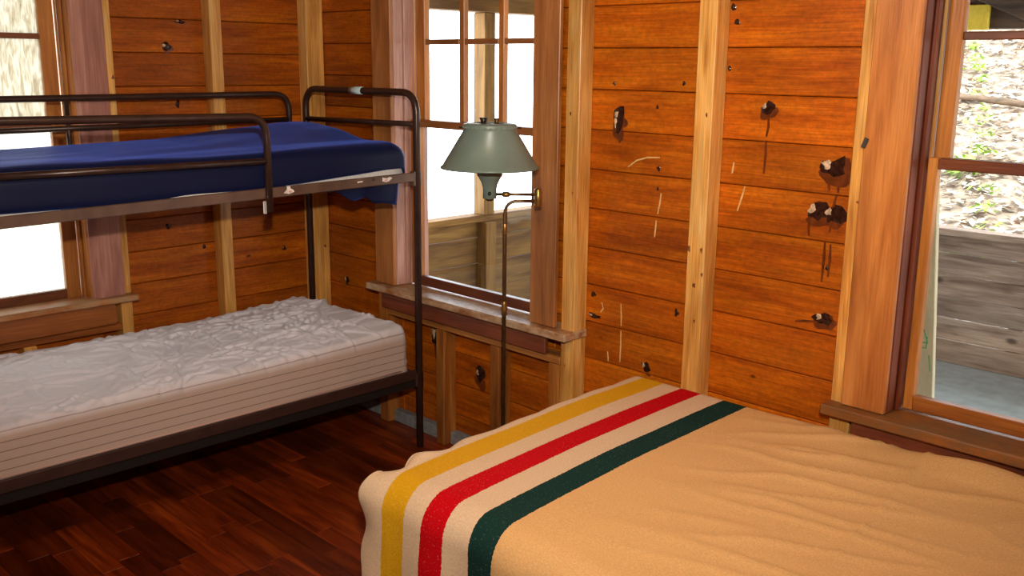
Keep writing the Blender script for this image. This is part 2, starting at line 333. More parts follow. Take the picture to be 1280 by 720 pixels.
# dark building paper behind the planks closes the joints
def sheath(name, boxes, parent):
    bm = bmesh.new()
    for lo, hi in boxes: add_box(bm, lo, hi)
    link(name, bm, M_DARKGAP, parent)
for lo, hi in [((0, .0225, 0), (.72, .045, CEIL)), ((.72, .0225, 0), (1.72, .045, WZ0-.02)), ((.72, .0225, WZ1+.02), (1.72, .045, CEIL)), ((1.72, .0225, 0), (3.19, .045, CEIL)),
               ((3.19, .0225, 0), (4.19, .045, WZ0-.02)), ((3.19, .0225, WZ1+.02), (4.19, .045, CEIL)), ((4.19, .0225, 0), (DX, .045, CEIL))]:
    sheath('sheathing', [(lo, hi)], wall_right)
for lo, hi in [((-.045, -1.24, 0), (-.0225, .045, CEIL)), ((-.045, -2.26, 0), (-.0225, -1.24, WZ0-.02)), ((-.045, -2.26, WZ1+.02), (-.0225, -1.24, CEIL)), ((-.045, DY, 0), (-.0225, -2.26, CEIL))]:
    sheath('sheathing', [(lo, hi)], wall_left)
# studs on the right wall
def stud_b(x0, x1, z0=0.0, z1=CEIL, tone=None, mat=None): return box('stud', (x0, -SD, z0), (x1, -0.0018, z1), mat or M_STUD, wall_right, 0.003, tone)
def stud_a(y0, y1, z0=0.0, z1=CEIL, tone=None): return box('stud', (0.0018, y0, z0), (SD, y1, z1), M_STUD, wall_left, 0.003, tone)
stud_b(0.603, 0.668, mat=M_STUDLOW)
stud_b(1.842, 1.912)
stud_b(2.447, 2.520)
stud_b(3.041, 3.110)
stud_b(4.28, 4.35); stud_b(4.88, 4.95); stud_b(5.48, 5.55)
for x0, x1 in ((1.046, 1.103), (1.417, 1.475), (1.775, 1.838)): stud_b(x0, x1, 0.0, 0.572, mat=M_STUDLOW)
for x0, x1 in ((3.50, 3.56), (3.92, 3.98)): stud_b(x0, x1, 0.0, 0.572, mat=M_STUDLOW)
box('rough_sill', (0.672, -SD, 0.574), (1.838, -0.002, 0.606), M_STUDX, wall_right, 0.003)
box('rough_sill', (3.114, -SD, 0.574), (4.276, -0.002, 0.606), M_STUDX, wall_right, 0.003)
for x0, x1 in ((0.09, 0.598), (0.672, 1.043), (1.107, 1.414)): box('sole_plate', (x0, -0.045, 0.0), (x1, -0.002, 0.062), M_GREY, wall_right, 0.003)
# studs on the left wall
stud_a(-0.107, -0.004)
stud_a(-0.636, -0.576)
stud_a(-1.160, -1.107)
stud_a(-2.39, -2.33); stud_a(-2.95, -2.89); stud_a(-3.55, -3.49); stud_a(-4.15, -4.09)
for y0, y1 in ((-1.60, -1.545), (-2.0, -1.945)): stud_a(y0, y1, 0.0, 0.572)
box('rough_sill', (0.002, -2.326, 0.574), (SD, -1.164, 0.606), M_APRONY, wall_left, 0.003)

# other walls, out of view behind the camera, keep the room closed
wall_back = empty('wall_back', (0, 0, 0), 'structure')
for z0, z1 in zip(zgrid(.61, .32, 0, CEIL), zgrid(.61, .32, 0, CEIL)[1:]): box('plank', (0.0, DY-.022, z0), (DX, DY, z1-.001), M_PLANK_X, wall_back, 0)
wall_east = empty('wall_front', (0, 0, 0), 'structure')
for z0, z1 in zip(zgrid(.61, .32, 0, CEIL), zgrid(.61, .32, 0, CEIL)[1:]): box('plank', (DX, DY, z0), (DX+.022, 0, z1-.001), M_PLANK_Y, wall_east, 0)
ceiling = empty('ceiling', (0, 0, 0), 'structure')
for i in range(10):
    y0 = DY + i*0.475; box('ceiling_board', (-0.05, y0, CEIL), (DX+.05, y0+.473, CEIL+.03), M_CEIL, ceiling, 0)
box('roof_deck', (-0.6, DY-.5, CEIL+.04), (DX+.5, 3.75, CEIL+.14), M_DARKBEAM, ceiling, 0)

# floor: strips along x, each visible strip piece its own part
floor = box('floor', (-.05, DY, -.06), (DX+.05, .05, -.0185), M_DARKGAP, None, 0, kind='structure')
W = 0.08; rest = bmesh.new(); tl = rest.verts.layers.float.new('tone')
row = 0; y = -0.001
while y > DY:
    x = -random.uniform(0, 0.5)
    while x < DX:
        Lb = random.uniform(0.32, 0.95); x0 = max(x, 0.001); x1 = min(x+Lb, DX)
        if x1 - x0 > 0.02:
            lo = (x0+.0006, max(y-W, DY)+.0006, -.018 + random.uniform(0, .0006)); hi = (x1-.0006, y-.0006, random.uniform(-.0008, 0))
            if x0 < 2.55 and y > -2.35 and x1 > 0.0:
                box('floor_board', lo, hi, M_FLOOR, floor, 0.0012)
            else:
                n0 = len(rest.verts); add_box(rest, lo, hi); rest.verts.ensure_lookup_table(); t = random.random()
                for v in list(rest.verts)[n0:]: v[tl] = t
        x += Lb
    y -= W; row += 1
link('floor_boards_beyond', rest, M_FLOOR, floor, kind='stuff').name = 'floor_strip'

# ------------------------------------------------------------------ windows (built in a local frame: u along the wall, d outward, z up)
def make_window(name, tf, U0, U1, mats, sill_span, upper_glass, lower_glass, fwl=0.062, fw=0.062):
    """tf maps (u, d, z) to world; opening from U0 to U1"""
    root = empty(name, (0, 0, 0), 'structure')
    cas, jam, sash, sashd, sill_m, apr, botr = mats
    def b(nm, u0, u1, d0, d1, z0, z1, m, parent=root, bev=0.003, tone=None):
        p = tf(u0, d0, z0); q = tf(u1, d1, z1)
        lo = [min(p[i], q[i]) for i in range(3)]; hi = [max(p[i], q[i]) for i in range(3)]
        return box(nm, lo, hi, m, parent, bev, tone)
    zs = 0.735; zt = 2.16
    b('casing', U0-0.143, U0, -0.102, -0.0815, zs, zt+0.12, cas); b('casing', U1, U1+0.143, -0.102, -0.0815, zs, zt+0.12, cas)
    b('head_casing', U0+.001, U1-.001, -0.102, -0.0815, zt, zt+0.12, cas)
    b('jamb', U0-0.02, U0+0.002, -0.081, 0.12, zs, zt+.02, jam); b('jamb', U1-0.002, U1+0.02, -0.081, 0.12, zs, zt+.02, jam)
    b('head_jamb', U0+.003, U1-.003, -0.081, 0.12, zt-.002, zt+.02, jam)
    b('stop', U0+.0025, U0+.014, -0.030, -0.002, zs, zt-.003, jam); b('stop', U1-.014, U1-.0025, -0.030, -0.002, zs, zt-.003, jam)
    b('parting_strip', U0+.0025, U0+.012, 0.036, 0.041, zs, zt-.003, M_STUD); b('parting_strip', U1-.012, U1-.0025, 0.036, 0.041, zs, zt-.003, M_STUD)
    s0, s1, zlo, zhi = sill_span
    b('sill', s0, s1, -0.142, -0.0005, zlo, zhi, sill_m, bev=0.005); b('sill_outer', U0-.018, U1+.018, 0.0, 0.14, zlo, zhi-.004, sill_m)
    b('apron', U0-.10, U1+.095, -0.104, -0.0815, 0.612, zlo-.001, apr)
    # lower sash (inner), upper sash (outer)
    zm = 1.52; fw, fwu = fwl, fw
    lo = empty('lower_sash', (0, 0, 0)); lo.parent = root
    b('stile', U0+.015, U0+.015+fw, 0.001, 0.035, zs+.003, zm+.016, sash, lo); b('stile', U1-.015-fw, U1-.015, 0.001, 0.035, zs+.003, zm+.016, sash, lo)
    b('bottom_rail', U0+.016+fw, U1-.016-fw, 0.001, 0.035, zs+.003, 0.785, botr, lo); b('meeting_rail', U0+.016+fw, U1-.016-fw, 0.001, 0.035, zm-.018, zm+.016, sashd, lo)
    b('pane', U0+.013+fw, U1-.013-fw, 0.017, 0.020, 0.783, zm-.016, lower_glass, lo, 0)
    up = empty('upper_sash', (0, 0, 0)); up.parent = root; fw = fwu
    b('stile', U0+.014, U0+.015+fw, 0.042, 0.075, zm-.018, zt-.004, sash, up); b('stile', U1-.015-fw, U1-.014, 0.042, 0.075, zm-.018, zt-.004, sash, up)
    b('bottom_rail', U0+.016+fw, U1-.016-fw, 0.042, 0.075, zm-.018, zm+.014, sashd, up); b('top_rail', U0+.016+fw, U1-.016-fw, 0.042, 0.075, zt-.06, zt-.004, sash, up)
    g0, g1 = U0+.016+fw, U1-.016-fw; w3 = (g1-g0)/3
    zmid = 1.892
    for k in (1, 2): b('muntin', g0+k*w3-.017, g0+k*w3+.017, 0.044, 0.073, zm+.015, zt-.061, sash, up)
    for k in range(3): b('muntin_bar', g0+k*w3+(.018 if k else 0), g0+(k+1)*w3-(.018 if k < 2 else 0), 0.045, 0.072, zmid-.012, zmid+.012, sashd, up)
    for k in range(3):
        for z0, z1 in ((zm+.012, zmid-.011), (zmid+.011, zt-.058)):
            b('pane', g0+k*w3+(.016 if k else -.003), g0+(k+1)*w3-(.016 if k < 2 else -.003), 0.057, 0.060, z0, z1, upper_glass, up, 0)
    return root
tfB = lambda u, d, z: (u, d, z)
tfA = lambda u, d, z: (-d, u, z)
make_window('window_2', tfB, 0.76, 1.68, (M_CASING2, M_JAMBP, M_SASH, M_RAIL2, M_SILLX, M_APRON, M_SASHD), (0.582, 1.918, 0.698, 0.733), M_GLASS, M_GLASS)
make_window('window_3', tfB, 3.229, 4.149, (M_CASING, M_JAMB, M_SASH, M_SASHD, M_SILL3, M_APRON, M_RAIL3), (3.035, 4.33, 0.698, 0.733), M_GLASS, M_GLASS, 0.030, 0.046)
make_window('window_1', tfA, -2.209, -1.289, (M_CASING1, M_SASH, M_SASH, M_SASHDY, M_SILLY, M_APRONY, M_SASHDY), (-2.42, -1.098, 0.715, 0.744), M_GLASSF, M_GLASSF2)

# ------------------------------------------------------------------ knots, resin and scratches on the planks
def plank_at(parent, z, a, axis):
    best = None
    for o in parent.children:
        if not o.name.startswith('plank'): continue
        bb = [Vector(c) for c in o.bound_box]; i = 0 if axis == 'x' else 1
        if min(c.z for c in bb) <= z <= max(c.z for c in bb) and min(c[i] for c in bb) <= a <= max(c[i] for c in bb): best = o
    return best or parent
def blob(bm, c, ru, rz, h, axis, seed, n=12):
    def P(u, z, d): return Vector((c[0]+u, -d, c[1]+z)) if axis == 'x' else Vector((d, c[0]+u, c[1]+z))
    ctr = bm.verts.new(P(0, 0, h)); inner, outer = [], []
    for k in range(n):
        a = 2*math.pi*k/n; q = 0.75+0.5*(noise.noise(Vector((math.cos(a)*1.3+seed*3.1, math.sin(a)*1.3, seed))))+0.12*math.sin(3*a+seed)
        outer.append(bm.verts.new(P(ru*q*math.cos(a), rz*q*math.sin(a), 0.0006))); inner.append(bm.verts.new(P(ru*q*.6*math.cos(a), rz*q*.6*math.sin(a), h*.85)))
    for k in range(n):
        k2 = (k+1) % n; bm.faces.new((outer[k], outer[k2], inner[k2], inner[k])); bm.faces.new((inner[k], inner[k2], ctr))
    bmesh.ops.recalc_face_normals(bm, faces=bm.faces)
KN = [('x', 2.051, 1.606, .022, .026), ('x', 2.045, 1.575, .018, .035), ('x', 2.689, 1.661, .020, .017), ('x', 2.946, 1.48, .036, .026), ('x', 2.905, 1.332, .032, .026), ('x', 2.960, 1.33, .030, .022), ('x', 2.954, .975, .026, .017),
      ('x', 2.227, .640, .017, .016), ('x', 2.359, .884, .012, .014), ('x', 2.228, 1.646, .006, .007), ('x', 2.018, 1.728, .006, .006), ('x', 2.341, 1.736, .007, .007), ('x', 2.532, 1.992, .010, .013), ('x', 2.548, 1.944, .012, .010),
      ('x', 2.245, 1.42, .007, .010), ('x', 2.245, 1.345, .005, .006), ('x', 1.945, .885, .014, .012), ('x', 2.95, 1.15, .007, .009), ('x', 2.53, 1.79, .006, .009), ('x', 1.955, .795, .030, .009),
      ('y', -.819, 1.860, .017, .016), ('y', -.744, 1.974, .018, .007), ('y', -.871, 1.018, .014, .012), ('y', -.692, .898, .012, .012), ('y', -.239, .833, .013, .012), ('y', -.782, 1.595, .010, .016),
      ('x', .225, .66, .018, .020), ('x', 1.27, .38, .024, .034), ('x', .96, .50, .03, .05)]
for i, (ax, a, z, ru, rz) in enumerate(KN):
    par = plank_at(wall_right if ax == 'x' else wall_left, z, a, ax)
    if ru > .015:
        ru *= 1.2; rz *= 1.2
        bm = bmesh.new(); blob(bm, (a+ru*.2, z-rz*.5), ru*1.65, rz*1.6, 0.0012, ax, i*3.1+2, 18); link('knot_stain', bm, M_DRIP, par, smooth=True)
    bm = bmesh.new(); blob(bm, (a, z), ru*1.4, rz*1.4, 0.0045, ax, i*1.7); link('knot', bm, M_KNOT, par, smooth=True)
    if ru > .015:
        bm = bmesh.new(); blob(bm, (a-ru*.55, z+rz*.2), ru*.62, rz*.75, 0.0056, ax, i*2.3+5, 9); link('knot_glint', bm, M_KNOTGLINT, par, smooth=True)
def strip_mark(name, pts, wd, mat):
    z = pts[0][1]; par = plank_at(wall_right, sum(p[1] for p in pts)/len(pts), pts[0][0], 'x'); bm = bmesh.new(); prev = None
    for i, (u, zz) in enumerate(pts):
        ww = wd*(0.35+0.65*math.sin(math.pi*(i+.4)/(len(pts)-.2)))
        j = min(i, len(pts)-2); t = Vector((pts[j+1][0]-pts[j][0], 0, pts[j+1][1]-pts[j][1])).normalized(); n = Vector((-t.z, 0, t.x))
        p = Vector((u, -0.0022, zz)); c = (bm.verts.new(p+n*ww/2), bm.verts.new(p-n*ww/2), bm.verts.new(p+n*ww*.6+Vector((0, .002, 0))), bm.verts.new(p-n*ww*.6+Vector((0, .002, 0))))
        if prev:
            bm.faces.new((prev[0], c[0], c[1], prev[1])); bm.faces.new((prev[2], c[2], c[0], prev[0])); bm.faces.new((prev[1], c[1], c[3], prev[3]))
        prev = c
    bmesh.ops.recalc_face_normals(bm, faces=bm.faces); link(name, bm, mat, par)
for d in ([(2.693, 1.64), (2.696, 1.60), (2.69, 1.565)], [(2.935, 1.455), (2.932, 1.42), (2.935, 1.405)], [(2.968, 1.45), (2.965, 1.42), (2.966, 1.402)], [(2.962, 1.395), (2.955, 1.36), (2.952, 1.31), (2.948, 1.27)],
          [(2.875, 1.31), (2.872, 1.27), (2.876, 1.248)], [(2.935, 1.236), (2.936, 1.18), (2.934, 1.10)], [(2.69, 1.553), (2.692, 1.50), (2.69, 1.44)], [(2.955, 1.23), (2.957, 1.18), (2.955, 1.12)], [(2.93, .962), (2.88, .955), (2.85, .948)]):
    strip_mark('resin_drip', d, 0.008, M_DRIP)
for d in ([(2.10, 1.415), (2.14, 1.443), (2.19, 1.458), (2.25, 1.462)], [(2.262, 1.33), (2.258, 1.29), (2.25, 1.25)], [(2.62, 1.39), (2.61, 1.35), (2.595, 1.30)], [(2.09, .87), (2.094, .82), (2.095, .78)], [(2.095, .76), (2.096, .70), (2.095, .63)], [(2.03, .66), (2.035, .62)],
          [(2.57, 1.47), (2.567, 1.445), (2.565, 1.43)], [(2.245, 1.225), (2.243, 1.19), (2.24, 1.16)], [(1.99, .86), (2.0, .835), (1.985, .815)]):
    strip_mark('scratch', d, 0.006, M_SCRATCH)
for ax, a, z, ru, rz in [('x', 2.455, 1.155, .010, .016), ('x', 2.507, 1.155, .006, .014), ('x', 2.484, 1.024, .010, .012), ('x', 2.515, 1.068, .005, .010), ('x', 2.494, .892, .006, .010), ('x', 2.499, 1.633, .006, .010), ('x', 1.888, 1.30, .005, .008), ('x', 1.868, 1.61, .006, .010), ('x', 1.868, .58, .006, .009), ('x', 3.075, 1.39, .008, .007), ('y', -.035, .83, .012, .011), ('y', -1.115, 1.72, .010, .012)]:
    par = wall_right if ax == 'x' else wall_left
    for o in par.children:
        if not o.name.startswith('stud'): continue
        bb = [Vector(c) for c in o.bound_box]; i = 0 if ax == 'x' else 1
        if min(c[i] for c in bb) < a < max(c[i] for c in bb) and max(c.z for c in bb) > z:
            bm = bmesh.new(); blob(bm, (a, z), ru, rz, .002, ax, a*9+z, 10); bm.transform(Matrix.Translation((0, -SD-.0004, 0) if ax == 'x' else (SD+.0004, 0, 0))); link('knot', bm, M_STUDKNOT, o, smooth=True); break
# metal clip on the window casing strip
for o in bpy.data.objects['window_3'].children:
    if o.name.startswith('casing'):
        bm = bmesh.new(); add_box(bm, (-.007, -.004, -.016), (.007, .002, .016), .002); bm.transform(Matrix.Translation((3.092, -.106, 1.575)) @ Matrix.Rotation(.35, 4, 'Y')); link('metal_clip', bm, M_SPRING, o); break

# ------------------------------------------------------------------ bunk bed
BXF, BXB, BYH, BYE = 1.03, 0.15, -0.17, -2.25
bunk = empty('bunk_bed', ((BXF+BXB)/2, (BYH+BYE)/2, 0), None, 'brown metal tube bunk bed with guard rails along the plank wall', 'bed')
TR = 0.0165
for yy, nm in ((BYH, 'head'), (BYE, 'foot')):
    tube('end_hoop', arc_path([(BXB, yy, 0.0), (BXB, yy, 1.665), (BXF, yy, 1.668), (BXF, yy, 0.0)], 0.10, 8), TR, M_METAL, bunk, 14)
    tube('end_rail', [(BXB, yy, 1.515), (BXF, yy, 1.530)], 0.0125, M_METAL, bunk)
    tube('end_rail', [(BXB, yy, 1.288), (BXF, yy, 1.288)], 0.0125, M_METAL, bunk)
    tube('end_rail', [(BXB, yy, 0.355), (BXF, yy, 0.355)], 0.0125, M_METAL, bunk)
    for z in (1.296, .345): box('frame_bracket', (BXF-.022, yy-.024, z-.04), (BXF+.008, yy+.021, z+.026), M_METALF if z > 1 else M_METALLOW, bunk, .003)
def rail_angle(x0, x1, zh, ze, hh, mat, nm):
    bm = bmesh.new(); add_box(bm, (x0, BYE+.02, 0), (x1, BYH-.02, hh), .003)
    for v in bm.verts:
        t = (v.co.y-BYE)/(BYH-BYE); v.co.z += ze+(zh-ze)*t
    return link(nm, bm, mat, bunk)
ru = rail_angle(BXF-.006, BXF+.008, 1.277, 1.247, .041, M_METALF, 'upper_side_rail')
rail_angle(BXB-.008, BXB+.006, 1.277, 1.262, .041, M_METALF, 'upper_side_rail')
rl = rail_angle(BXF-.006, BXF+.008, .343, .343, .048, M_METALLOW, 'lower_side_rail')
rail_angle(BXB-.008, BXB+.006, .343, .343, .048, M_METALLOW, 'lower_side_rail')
rail_angle(BXF-.05, BXF-.006, .300, .296, .045, M_BLACK, 'lower_rail_lip')
for z in (1.258, .325):
    bm = bmesh.new()
    for k in range(18): yk = BYE+.1+k*(BYH-BYE-.2)/17; add_tube(bm, [(BXB+.01, yk, z), (BXF-.055, yk, z)], .004, 6)
    for k in range(9): xk = BXB+.06+k*.09; add_tube(bm, [(xk, BYE+.05, z-.003), (xk, BYH-.05, z-.003)], .003, 6)
    link('spring_mesh', bm, M_SPRING, bunk, kind='stuff')
# front guard rail hooked over the upper side rail
g = tube('guard_rail', arc_path([(BXF+.014, -2.05, 1.211), (BXF+.014, -2.05, 1.603), (BXF+.014, -0.937, 1.588), (BXF+.014, -0.937, 1.213)], .085, 8), 0.0145, M_METAL, bunk, 14)
tube('guard_bar', [(BXF+.014, -2.05, 1.425), (BXF+.014, -0.937, 1.414)], 0.0125, M_METAL, g)
for yy in (-.958, -2.03): box('guard_clip', (BXF+.009, yy-.006, 1.207), (BXF+.018, yy+.006, 1.258), M_CHROME, g, .002)
g2 = tube('guard_rail', arc_path([(BXB-.012, -2.02, 1.22), (BXB-.012, -2.02, 1.634), (BXB-.012, -0.262, 1.640), (BXB-.012, -0.262, 1.30)], .085, 8), 0.0145, M_METAL, bunk, 14)
tube('guard_bar', [(BXB-.012, -2.02, 1.506), (BXB-.012, -0.265, 1.514)], 0.0125, M_METAL, g2)
tube('guard_post', [(BXB-.012, -1.349, 1.25), (BXB-.012, -1.349, 1.636)], 0.011, M_METAL, g2)
# stickers and tape
def patch(nm, pts, x, mat, par, t=.0012):
    bm = bmesh.new(); a = [bm.verts.new((x, p[0], p[1])) for p in pts]; b2 = [bm.verts.new((x+t, p[0], p[1])) for p in pts]; n = len(pts)
    bm.faces.new(b2); bm.faces.new(a[::-1])
    for k in range(n): bm.faces.new((a[k], a[(k+1) % n], b2[(k+1) % n], b2[k]))
    bmesh.ops.recalc_face_normals(bm, faces=bm.faces); return link(nm, bm, mat, par)
XF = BXF+.0082
patch('sticker', [(-.868, 1.281), (-.842, 1.276), (-.818, 1.283), (-.823, 1.292), (-.836, 1.298), (-.836, 1.307), (-.852, 1.309), (-.853, 1.294)], XF, M_STICK1, ru)
patch('sticker', [(-.845, 1.283), (-.832, 1.281), (-.832, 1.289), (-.845, 1.290)], XF+.0013, M_PINK, ru)
patch('sticker', [(-.372, 1.292), (-.352, 1.286), (-.335, 1.290), (-.318, 1.302), (-.330, 1.308), (-.350, 1.303), (-.372, 1.308)], XF, M_STICK1, ru)
patch('sticker', [(-.360, 1.291), (-.345, 1.290), (-.345, 1.299), (-.360, 1.298)], XF+.0013, M_PINK, ru)
patch('sticker', [(-.425, 1.296), (-.412, 1.297), (-.413, 1.309), (-.427, 1.308)], XF, M_METAL, ru)
patch('sticker', [(-.505, 1.294), (-.478, 1.296), (-.478, 1.302), (-.505, 1.300)], XF, M_STICK1, ru)
hoop = [o for o in bunk.children if o.name.startswith('end_hoop')][0]
tube('tape', [(0.54, BYH, 1.6666), (0.635, BYH, 1.6669)], TR+.0015, M_STICK2, hoop, 14)

# ------------------------------------------------------------------ upper mattress: pale pad in a navy fitted cover
um = empty('upper_mattress', (0.6, -1.1, 1.31), None, 'thin mattress in a navy blue cover on the top bunk', 'mattress')
bm = rounded_box_bm((BXB+.03, BYE+.05, 1.268), (BXF-.022, BYH-.045, 1.385), .02, 10, 24, 4)
for v in bm.verts: v.co.z += -.018*(1-(v.co.y-BYE)/(BYH-BYE))+.016
link('mattress_pad', bm, M_TICK, um, smooth=True)
bm = rounded_box_bm((BXB+.02, BYE+.04, 1.275), (BXF-.014, BYH-.028, 1.452), .055, 40, 110, 10)
for v in bm.verts:
    c = v.co; t = (c.y-BYE)/(BYH-BYE)
    top = min(1, max(0, (c.z-1.30)/.12)); n0 = v.normal.copy()
    k = noise.noise(Vector((c.x*2.2, c.y*1.4, 3)))*.010 + noise.noise(Vector((c.x*9+c.y*2, c.y*3.0, 7)))*.004
    c.z += top*(.055*max(0, 1-((c.x-.32)/.45)**2)*max(0, min(1, (c.y+1.0)/.6)) * max(0, min(1, (-.17-c.y)/.09)) )
    c += n0*k
    c.z += -.012*(1-t)
    if c.z < 1.40 and c.x > BXF-.12:                        # hem of the cover is pulled up at the front near the head, and again near the foot
        rail = 1.288+(1.318-1.288)*t
        hem = rail + max(0, min(1, (c.y+.93)/.60))*.030*(1 if c.y < -.235 else 0) + max(0, min(1, (-1.52-c.y)/.4))*.012 - .008
        if hem > rail-.004: c.z = max(c.z, hem)
    # end of the mattress sags over the head end
    if c.y > -.27: c.z -= .030*max(0, (c.y+.27)/.08)*top*max(0, min(1, (c.x-.2)/.5))
link('fitted_cover', bm, M_NAVY, um, smooth=True)
# loose corner of the cover hanging below the frame at the head
bm = bmesh.new(); NU, NV = 26, 8; gr = []
for i in range(NU+1):
    t = i/NU; yy = -.60+.345*t; low = 1.262-.012*math.sin(t*7)-(.045*min(1, max(0, (t-.05)/.3)))-(.038 if t > .62 else .038*max(0, (t-.52)/.1))
    colv = []
    for j in range(NV+1):
        s = j/NV; z = 1.300*(1-s)+low*s; colv.append(bm.verts.new((BXF-.030+.012*math.sin(t*9+s)*s-.012*s, yy, z)))
    gr.append(colv)
for i in range(NU):
    for j in range(NV): bm.faces.new((gr[i][j], gr[i+1][j], gr[i+1][j+1], gr[i][j+1]))
ob = link('cover_flap', bm, M_NAVY, um, smooth=True); md = ob.modifiers.new('thick', 'SOLIDIFY'); md.thickness = .003

# ------------------------------------------------------------------ lower mattress with rumpled striped sheet
mt, nt, b = newmat('pinstriped_white_sheet'); L = nt.links
tc = N(nt, 'ShaderNodeTexCoord'); uv = N(nt, 'ShaderNodeUVMap'); sx = N(nt, 'ShaderNodeSeparateXYZ'); L.new(uv.outputs[0], sx.inputs[0])
fr = math_(nt, 'FRACT', math_(nt, 'DIVIDE', sx.outputs[1], 0.0335)); st = math_(nt, 'LESS_THAN', fr, 0.095)
nf = N(nt, 'ShaderNodeTexNoise'); nf.inputs['Scale'].default_value = 26; nf.inputs['Detail'].default_value = 5; L.new(tc.outputs['Object'], nf.inputs['Vector'])
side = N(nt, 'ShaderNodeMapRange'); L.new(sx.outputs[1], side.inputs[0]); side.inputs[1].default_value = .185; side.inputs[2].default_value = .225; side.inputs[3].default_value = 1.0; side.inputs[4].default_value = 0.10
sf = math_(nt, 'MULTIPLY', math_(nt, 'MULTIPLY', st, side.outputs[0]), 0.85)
base = mix(nt, (0.45, 0.325, 0.265), (0.76, 0.75, 0.83), math_(nt, 'SUBTRACT', 1.0, side.outputs[0], clamp=True))  # paler bluish top, darker pinkish side: window light and shade put into colour
L.new(mix(nt, base, (0.14, 0.09, 0.08), sf), b.inputs['Base Color']); b.inputs['Roughness'].default_value = .85; b.inputs['Sheen Weight'].default_value = .15
bp = N(nt, 'ShaderNodeBump'); bp.inputs['Strength'].default_value = .35; bp.inputs['Distance'].default_value = .006; L.new(nf.outputs['Fac'], bp.inputs['Height']); L.new(bp.outputs[0], b.inputs['Normal'])
M_SHEET = mt
lm = empty('lower_mattress', (0.6, -1.1, 0.39), None, 'white pinstriped mattress with a rumpled top on the bottom bunk', 'mattress')
LZ0, LZ1 = .352, .572
bm = rounded_box_bm((BXB-.01, BYE+.03, LZ0), (BXF-.009, BYH-.05, LZ1), .042, 150, 340, 16)
uvl = bm.loops.layers.uv.new('UVMap'); flat = {}
for v in bm.verts: flat[v] = (v.co.y, v.co.z-LZ0 + max(0, (BXF-.05-v.co.x))*(1 if v.co.z > LZ1-.02 else 0))
for f in bm.faces:
    for l in f.loops: l[uvl].uv = flat[l.vert]
CREASES = []
for k in range(170):
    near_mid = random.random() < .30
    qy = random.gauss(-.75, .33) if near_mid else random.uniform(BYE+.1, BYH-.1); qx = random.uniform(BXB, BXF-.03)
    an = random.choice([random.gauss(.5, .35), random.gauss(-.9, .4), random.gauss(1.5, .3)])
    CREASES.append((qx, qy, math.cos(an), math.sin(an), random.uniform(.08, .34), random.uniform(.007, .014), random.uniform(.007, .022)*(1.25 if near_mid else .8)))
def ridge(p, s): return (1-abs(noise.noise(p)))**s
for v in bm.verts:
    c = v.co.copy(); n0 = v.normal.copy()
    top = min(1, max(0, (c.z-(LZ1-.035))/.03)); t = (c.y-BYE)/(BYH-BYE)
    wx = noise.noise(Vector((c.x*2.5, c.y*2.5, 1.0)))*.35; wy = noise.noise(Vector((c.x*2.5, c.y*2.5, 9.0)))*.35
    X_, Y_ = c.x+wx, c.y+wy
    big = noise.noise(Vector((c.x*1.8, c.y*1.8, 4)))*.014
    r1 = ridge(Vector((X_*6.0+Y_*2.5, Y_*2.6-X_*2, 2)), 9)*.007; r2 = 0
    if top > 0:
        for (qx, qy, ux, uy, ll, ww, hh) in CREASES:
            dx_, dy_ = c.x-qx, c.y-qy; al = dx_*ux+dy_*uy
            if abs(al) < ll:
                ac = -dx_*uy+dy_*ux+.012*math.sin(al*22+qx*40)
                if abs(ac) < ww*3: r2 += hh*(1-(al/ll)**2)*(math.exp(-(ac/ww)**2)-.45*math.exp(-((ac-ww*1.5)/ww)**2))
    r2 = .013*math.tanh(r2/.013)
    dens = .75+.6*max(0, noise.noise(Vector((c.x*1.5+5, c.y*1.3, 11)))+.35)
    sidew = ridge(Vector((c.y*9+c.z*14, c.z*7, 13)), 5)*.006*min(1, max(0, (t-.55)/.3))
    v.co += n0*(top*((r1+r2)*dens+big) + (1-top)*sidew)
    v.co.z += top*(.006+.028*max(0, (t-.55)/.45))*(1 if True else 0)
    if v.co.z < LZ0+.06: v.co.z = max(v.co.z, LZ0)
link('sheet_covered_mattress', bm, M_SHEET, lm, smooth=True)
tube('piping', [(BXF-.006, BYE+.08, .397), (BXF-.005, -1.2, .396), (BXF-.006, BYH-.10, .398)], .0035, plain('pinkish_piping', (.55, .33, .27), .8), lm, 8)

# ------------------------------------------------------------------ double bed and blanket
db = empty('double_bed', (3.25, -.78, 0), None, 'low double bed frame and mattress under the striped blanket', 'bed')
bx0, bx1, by0, by1 = 2.30, 4.20, -1.425, -.150
bm = rounded_box_bm((bx0, by0, .40), (bx1, by1, .628), .085, 12, 12, 8); link('mattress', bm, M_TICK, db, smooth=True)
box('box_spring', (bx0+.01, by0+.01, .20), (bx1-.01, by1-.01, .398), M_TICK, db, .02)
box('bed_rail', (bx0+.02, by0+.02, .15), (bx1-.02, by0+.06, .198), M_METALLOW, db); box('bed_rail', (bx0+.02, by1-.06, .15), (bx1-.02, by1-.02, .198), M_METALLOW, db)
for x in (bx0+.06, bx1-.10):
    for yv in (by0+.08, by1-.12): box('leg', (x, yv, 0.001), (x+.04, yv+.04, .152), M_METALLOW, db)

